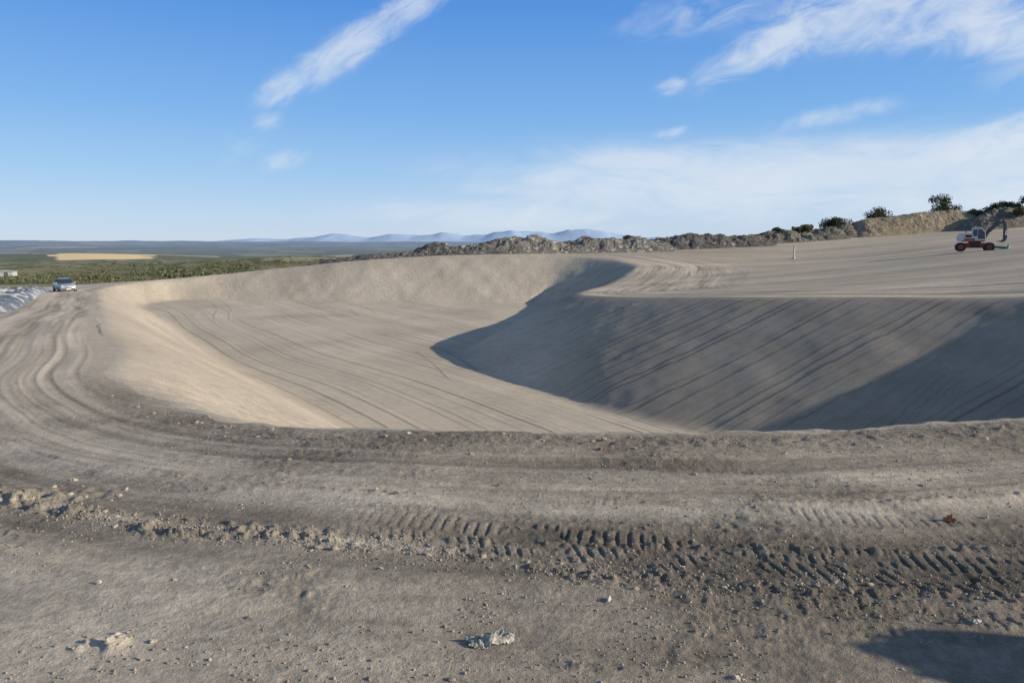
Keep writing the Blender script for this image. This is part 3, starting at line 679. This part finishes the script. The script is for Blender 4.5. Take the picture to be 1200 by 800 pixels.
pz=gzs([p[0] for p in pts],[p[1] for p in pts]);sdv=bil(SD,np.array([p[0] for p in pts]),np.array([p[1] for p in pts]))
cnt=0
for (x,y,s,k),z,sdd in zip(pts,pz,sdv):
    if sdd>-.15 or cnt>=298:continue
    mm=cm[5+cnt%3] if (k=='p' or cnt%8==0) else cm[cnt%5]
    ob=bpy.data.objects.new('dirt_clod',mm);coll.objects.link(ob);cnt+=1
    ob.location=(x,y,float(z)+s*.08);ob.scale=(s*1.25,s,s);ob.rotation_euler=(rg.uniform(-.4,.4),rg.uniform(-.4,.4),rg.uniform(0,6))
    ob['label']='dry crumbly soil clod on tracked ground';ob['category']='dirt clod';ob['group']='soil clods on the tracked ground'
nG=28000
gy_=np.exp(rg.uniform(math.log(2.2),math.log(9),nG));gx_=rg.uniform(-.78,.78,nG)*gy_
cl=fbm(gx_/.7,gy_/.5,3,500);gsel=(cl>.48)
k1=rg.random(nG)<.28
gx1=-4.5+10.5*rg.random(nG);gy1=np.interp(gx1,TX,TY)-.34-.06*np.sin(gx1*2.1)+rg.normal(size=nG)*(.08+.14*sst(-1,2,gx1))
k2=(~k1)&(rg.random(nG)<.34)
ir=rg.integers(len(nrim),size=nG)
keepg=k1|k2|gsel
gx_=np.where(k1,gx1,np.where(k2,nrim[ir,0]+rg.normal(size=nG)*.7,gx_));gy_=np.where(k1,gy1,np.where(k2,nrim[ir,1]-np.abs(rg.normal(size=nG)*.45),gy_))
okk=(bil(SD,gx_,gy_)<-.15)&keepg;gx_=gx_[okk];gy_=gy_[okk];gzz=gzs(gx_,gy_);nG=len(gx_)
bm=bmesh.new();bmesh.ops.create_icosphere(bm,subdivisions=1,radius=.5);iv=np.array([v.co[:] for v in bm.verts]);iff=np.array([[v.index for v in f.verts] for f in bm.faces]);bm.free()
s=(.004+.013*rg.random(nG)**2.8)
V=iv[None]*(s[:,None,None])*rg.uniform(.6,1.3,(nG,1,3))*(1+rg.uniform(-.3,.3,(nG,len(iv),1)))+np.stack([gx_,gy_,gzz+s*.1],-1)[:,None]
F=(iff[None]+(np.arange(nG)*len(iv))[:,None,None]).reshape(-1,3)
m=bpy.data.meshes.new('gravel');m.vertices.add(nG*len(iv));m.vertices.foreach_set('co',V.astype(np.float32).ravel());k=len(F);m.loops.add(k*3);m.loops.foreach_set('vertex_index',F.astype(np.int32).ravel());m.polygons.add(k)
m.polygons.foreach_set('loop_start',np.arange(0,k*3,3,dtype=np.int32));m.polygons.foreach_set('loop_total',np.full(k,3,np.int32));m.update(calc_edges=True)
gv=mkobj('gravel',m,None,paint('grit',(.33,.275,.205),.95,var=.45,scale=9));gv['kind']='stuff';gv['label']='loose grit and soil crumbs on bare earth';gv['category']='gravel'
def litter(name,x,y,sx,sy,h,mat,label,cat,seed):
    rg=np.random.default_rng(seed);nn=22;U,V=np.meshgrid(np.linspace(-1,1,nn),np.linspace(-1,1,nn),indexing='ij')
    rad=np.sqrt(U**2+V**2);cr=fbm(U*2.2+seed,V*2.2,4,seed,.65);ed=1-.35*fbm(np.arctan2(V,U)*1.5+9,rad*.5,2,seed+3)
    xx=U*sx*ed*(1+.3*(cr-.5));yy=V*sy*ed
    zz=h*np.clip(1.15-rad**2*.75,0,1)*np.abs(cr-.32)*3.0
    z0=gz(x,y);vs=np.stack([xx,yy,zz+.004],-1).reshape(-1,3)
    fs=[(i*nn+j,(i+1)*nn+j,(i+1)*nn+j+1,i*nn+j+1) for i in range(nn-1) for j in range(nn-1) if rad[i,j]<1.12]
    m=bpy.data.meshes.new(name);m.from_pydata(vs.tolist(),[],fs);m.update()
    ob=mkobj(name,m,None,mat,loc=(x,y,z0),rot=(0,0,rg.uniform(0,3)));ob['label']=label;ob['category']=cat
film=paint('pale_film',(.36,.33,.28),.6,var=.6,scale=45);ragr=paint('orange_rag',(.46,.15,.07),.8,var=.3,scale=30);ragw=paint('white_scrap',(.56,.52,.46),.7,var=.25,scale=30)
litter('plastic_sheet_scrap',-.09,2.97,.11,.06,.045,film,'crumpled dirty white plastic scrap on soil','litter',3)
litter('rag',2.68,4.38,.040,.024,.03,ragr,'orange red rag on dark soil','litter',5)
litter('rag',.73,6.0,.032,.02,.024,ragr,'small red scrap near the basin edge','litter',6)
WS='small white plastic scrap on bare soil'
for i,(x,y) in enumerate([(-.93,4.95),(-.09,5.05),(.46,3.35),(.9,5.4),(2.95,4.45),(2.05,3.1),(-2.1,3.6),(1.75,3.75)]):
    litter('paper_scrap',x,y,.014+.009*(i%3),.012,.014,ragw,WS,'litter',20+i)
# ------------------------------------------------------------------ light + sky
SAZ=math.radians(104.5);SEL=math.radians(20)
sd_=Vector((math.sin(SAZ)*math.cos(SEL),math.cos(SAZ)*math.cos(SEL),math.sin(SEL)))
sl_=bpy.data.lights.new('sun','SUN');sl_.energy=5;sl_.angle=math.radians(.5);sl_.color=(1,.91,.78)
so=bpy.data.objects.new('sun',sl_);coll.objects.link(so);so.rotation_euler=(-sd_).to_track_quat('-Z','Y').to_euler();so.location=(60,-10,40)
wd=bpy.data.worlds.new('World');scene.world=wd;wd.use_nodes=True;nt=wd.node_tree;L=nt.links.new
try:
    wd.cycles.sampling_method='MANUAL';wd.cycles.sample_map_resolution=256
except Exception as e: print(e)
bg=nt.nodes['Background'];bg.inputs['Strength'].default_value=.12
sky=N(nt,'ShaderNodeTexSky',sky_type='NISHITA');sky.sun_disc=False;sky.sun_elevation=SEL;sky.sun_rotation=SAZ;sky.altitude=600;sky.air_density=1.0;sky.dust_density=.3;sky.ozone_density=2.5
tc=N(nt,'ShaderNodeTexCoord');sp=N(nt,'ShaderNodeSeparateXYZ');L(tc.outputs['Generated'],sp.inputs[0])
def M(op,a,b=None,clamp=False):
    q=N(nt,'ShaderNodeMath',operation=op);q.use_clamp=clamp
    for i,v in enumerate((a,b)):
        if v is None:continue
        if hasattr(v,'links'):L(v,q.inputs[i])
        else:q.inputs[i].default_value=v
    return q.outputs[0]
az_=M('ARCTAN2',sp.outputs[0],sp.outputs[1])
hor=M('SQRT',M('ADD',M('MULTIPLY',sp.outputs[0],sp.outputs[0]),M('MULTIPLY',sp.outputs[1],sp.outputs[1])))
tel=M('DIVIDE',sp.outputs[2],M('MAXIMUM',hor,.001))
cb=N(nt,'ShaderNodeCombineXYZ');L(az_,cb.inputs[0]);L(tel,cb.inputs[1])
def mapr(x,a,b,c=0,d=1,smooth=True):
    q=N(nt,'ShaderNodeMapRange');q.interpolation_type='SMOOTHSTEP' if smooth else 'LINEAR'
    q.inputs[1].default_value=a;q.inputs[2].default_value=b;q.inputs[3].default_value=c;q.inputs[4].default_value=d;L(x,q.inputs[0]);return q.outputs[0]
rp=N(nt,'ShaderNodeValToRGB');L(mapr(tel,0,1,0,1,False),rp.inputs[0])
el=rp.color_ramp.elements
K_=1/.12
stops=[(0,(.56,.68,.84)),(.035,(.50,.66,.88)),(.09,(.35,.58,.88)),(.17,(.20,.45,.86)),(.30,(.09,.30,.78)),(.5,(.11,.24,.50)),(1,(.13,.19,.32))]
el[0].position=0;el[0].color=(*[v*K_/10 for v in stops[0][1]],1);el[1].position=1;el[1].color=(*[v*K_/10 for v in stops[-1][1]],1)
for p_,cc in stops[1:-1]:
    e_=el.new(p_);e_.color=(*[v*K_/10 for v in cc],1)
sc10=N(nt,'ShaderNodeVectorMath',operation='SCALE');L(rp.outputs[0],sc10.inputs[0]);sc10.inputs['Scale'].default_value=10
msk=N(nt,'ShaderNodeMix',data_type='RGBA');msk.inputs[0].default_value=.85;L(sky.outputs[0],msk.inputs[6]);L(sc10.outputs[0],msk.inputs[7])
def wisp(scx,scy,ang,det=6,off=0,dist=.8,ro=.6):
    mp=N(nt,'ShaderNodeMapping');mp.inputs['Rotation'].default_value=(0,0,-ang);mp.inputs['Location'].default_value=(off,off*.7,0)
    L(cb.outputs[0],mp.inputs[0])
    ms=N(nt,'ShaderNodeMapping');ms.inputs['Scale'].default_value=(scx,scy,1);L(mp.outputs[0],ms.inputs[0])
    q=N(nt,'ShaderNodeTexNoise');q.inputs['Scale'].default_value=1;q.inputs['Detail'].default_value=det;q.inputs['Roughness'].default_value=ro;q.inputs['Distortion'].default_value=dist
    L(ms.outputs[0],q.inputs['Vector']);return q.outputs['Fac']
def ell(cx,cy,hx,hy,ang):
    a=N(nt,'ShaderNodeVectorMath',operation='SUBTRACT');L(cb.outputs[0],a.inputs[0]);a.inputs[1].default_value=(cx,cy,0)
    ro=N(nt,'ShaderNodeVectorRotate',rotation_type='Z_AXIS');L(a.outputs[0],ro.inputs[0]);ro.inputs['Angle'].default_value=-ang
    s=N(nt,'ShaderNodeVectorMath',operation='MULTIPLY');L(ro.outputs[0],s.inputs[0]);s.inputs[1].default_value=(1/hx,1/hy,0)
    l=N(nt,'ShaderNodeVectorMath',operation='LENGTH');L(s.outputs[0],l.inputs[0])
    return mapr(l.outputs['Value'],1,0)
w35=wisp(18,44,math.radians(34),off=.3);w15=wisp(15,32,math.radians(16),off=2.3);w5=wisp(8,26,math.radians(3),off=4.1)
def cloud(masks,noise,lo,hi,amp):
    t=None
    for (p,k) in masks:
        e=M('MULTIPLY',ell(*p),k);t=e if t is None else M('MAXIMUM',t,e)
    v=M('ADD',M('MULTIPLY',t,.50),noise)
    return M('MULTIPLY',M('MULTIPLY',mapr(v,lo,hi),mapr(t,0,.6)),amp)
A1=math.radians(34)
c1=cloud([((-.205,.248,.18,.040,A1),1.0),((-.285,.196,.08,.034,A1),.8),((-.31,.152,.04,.022,math.radians(20)),.65),((-.293,.104,.06,.022,math.radians(18)),.6),((-.12,.31,.11,.04,A1),.9),((-.34,.12,.06,.04,A1),.35)],w35,.46,1.12,.66)
A2=math.radians(22)
c2=cloud([((.33,.243,.18,.046,A2),.95),((.46,.28,.28,.085,math.radians(8)),.9),((.58,.235,.28,.07,math.radians(-6)),.85),((.205,.20,.04,.02,.2),.7),((.40,.155,.13,.024,math.radians(8)),.6),((.60,.125,.20,.04,math.radians(14)),.85),((.66,.16,.14,.035,math.radians(20)),.7),((.203,.142,.04,.014,math.radians(10)),.7),((.25,.29,.22,.06,.1),.5),((.62,.19,.14,.05,.1),.5)],w15,.46,1.12,.78)
c3=cloud([((.30,.078,.60,.085,math.radians(-1)),1.0),((.5,.08,.5,.08,0),1.0),((.0,.04,.4,.05,0),.6),((-.05,.10,.18,.04,.1),.3)],w5,.36,1.10,.74)
ct=M('SUBTRACT',1,M('MULTIPLY',M('MULTIPLY',M('SUBTRACT',1,c1),M('SUBTRACT',1,c2)),M('SUBTRACT',1,c3)))
mx=N(nt,'ShaderNodeMix',data_type='RGBA');L(ct,mx.inputs[0]);L(msk.outputs[2],mx.inputs[6]);mx.inputs[7].default_value=(6.2,6.7,7.3,1)
L(mx.outputs[2],bg.inputs[0])
# ------------------------------------------------------------------ camera
cd=bpy.data.cameras.new('camera');cd.sensor_width=36;cd.lens=26.19;cd.clip_start=.05;cd.clip_end=80000
co_=bpy.data.objects.new('camera',cd);coll.objects.link(co_);co_.location=(0,0,EYE);co_.rotation_euler=(math.radians(90-7.37),0,0)
scene.camera=co_
scene.view_settings.view_transform='Standard';scene.view_settings.look='None';scene.view_settings.exposure=0
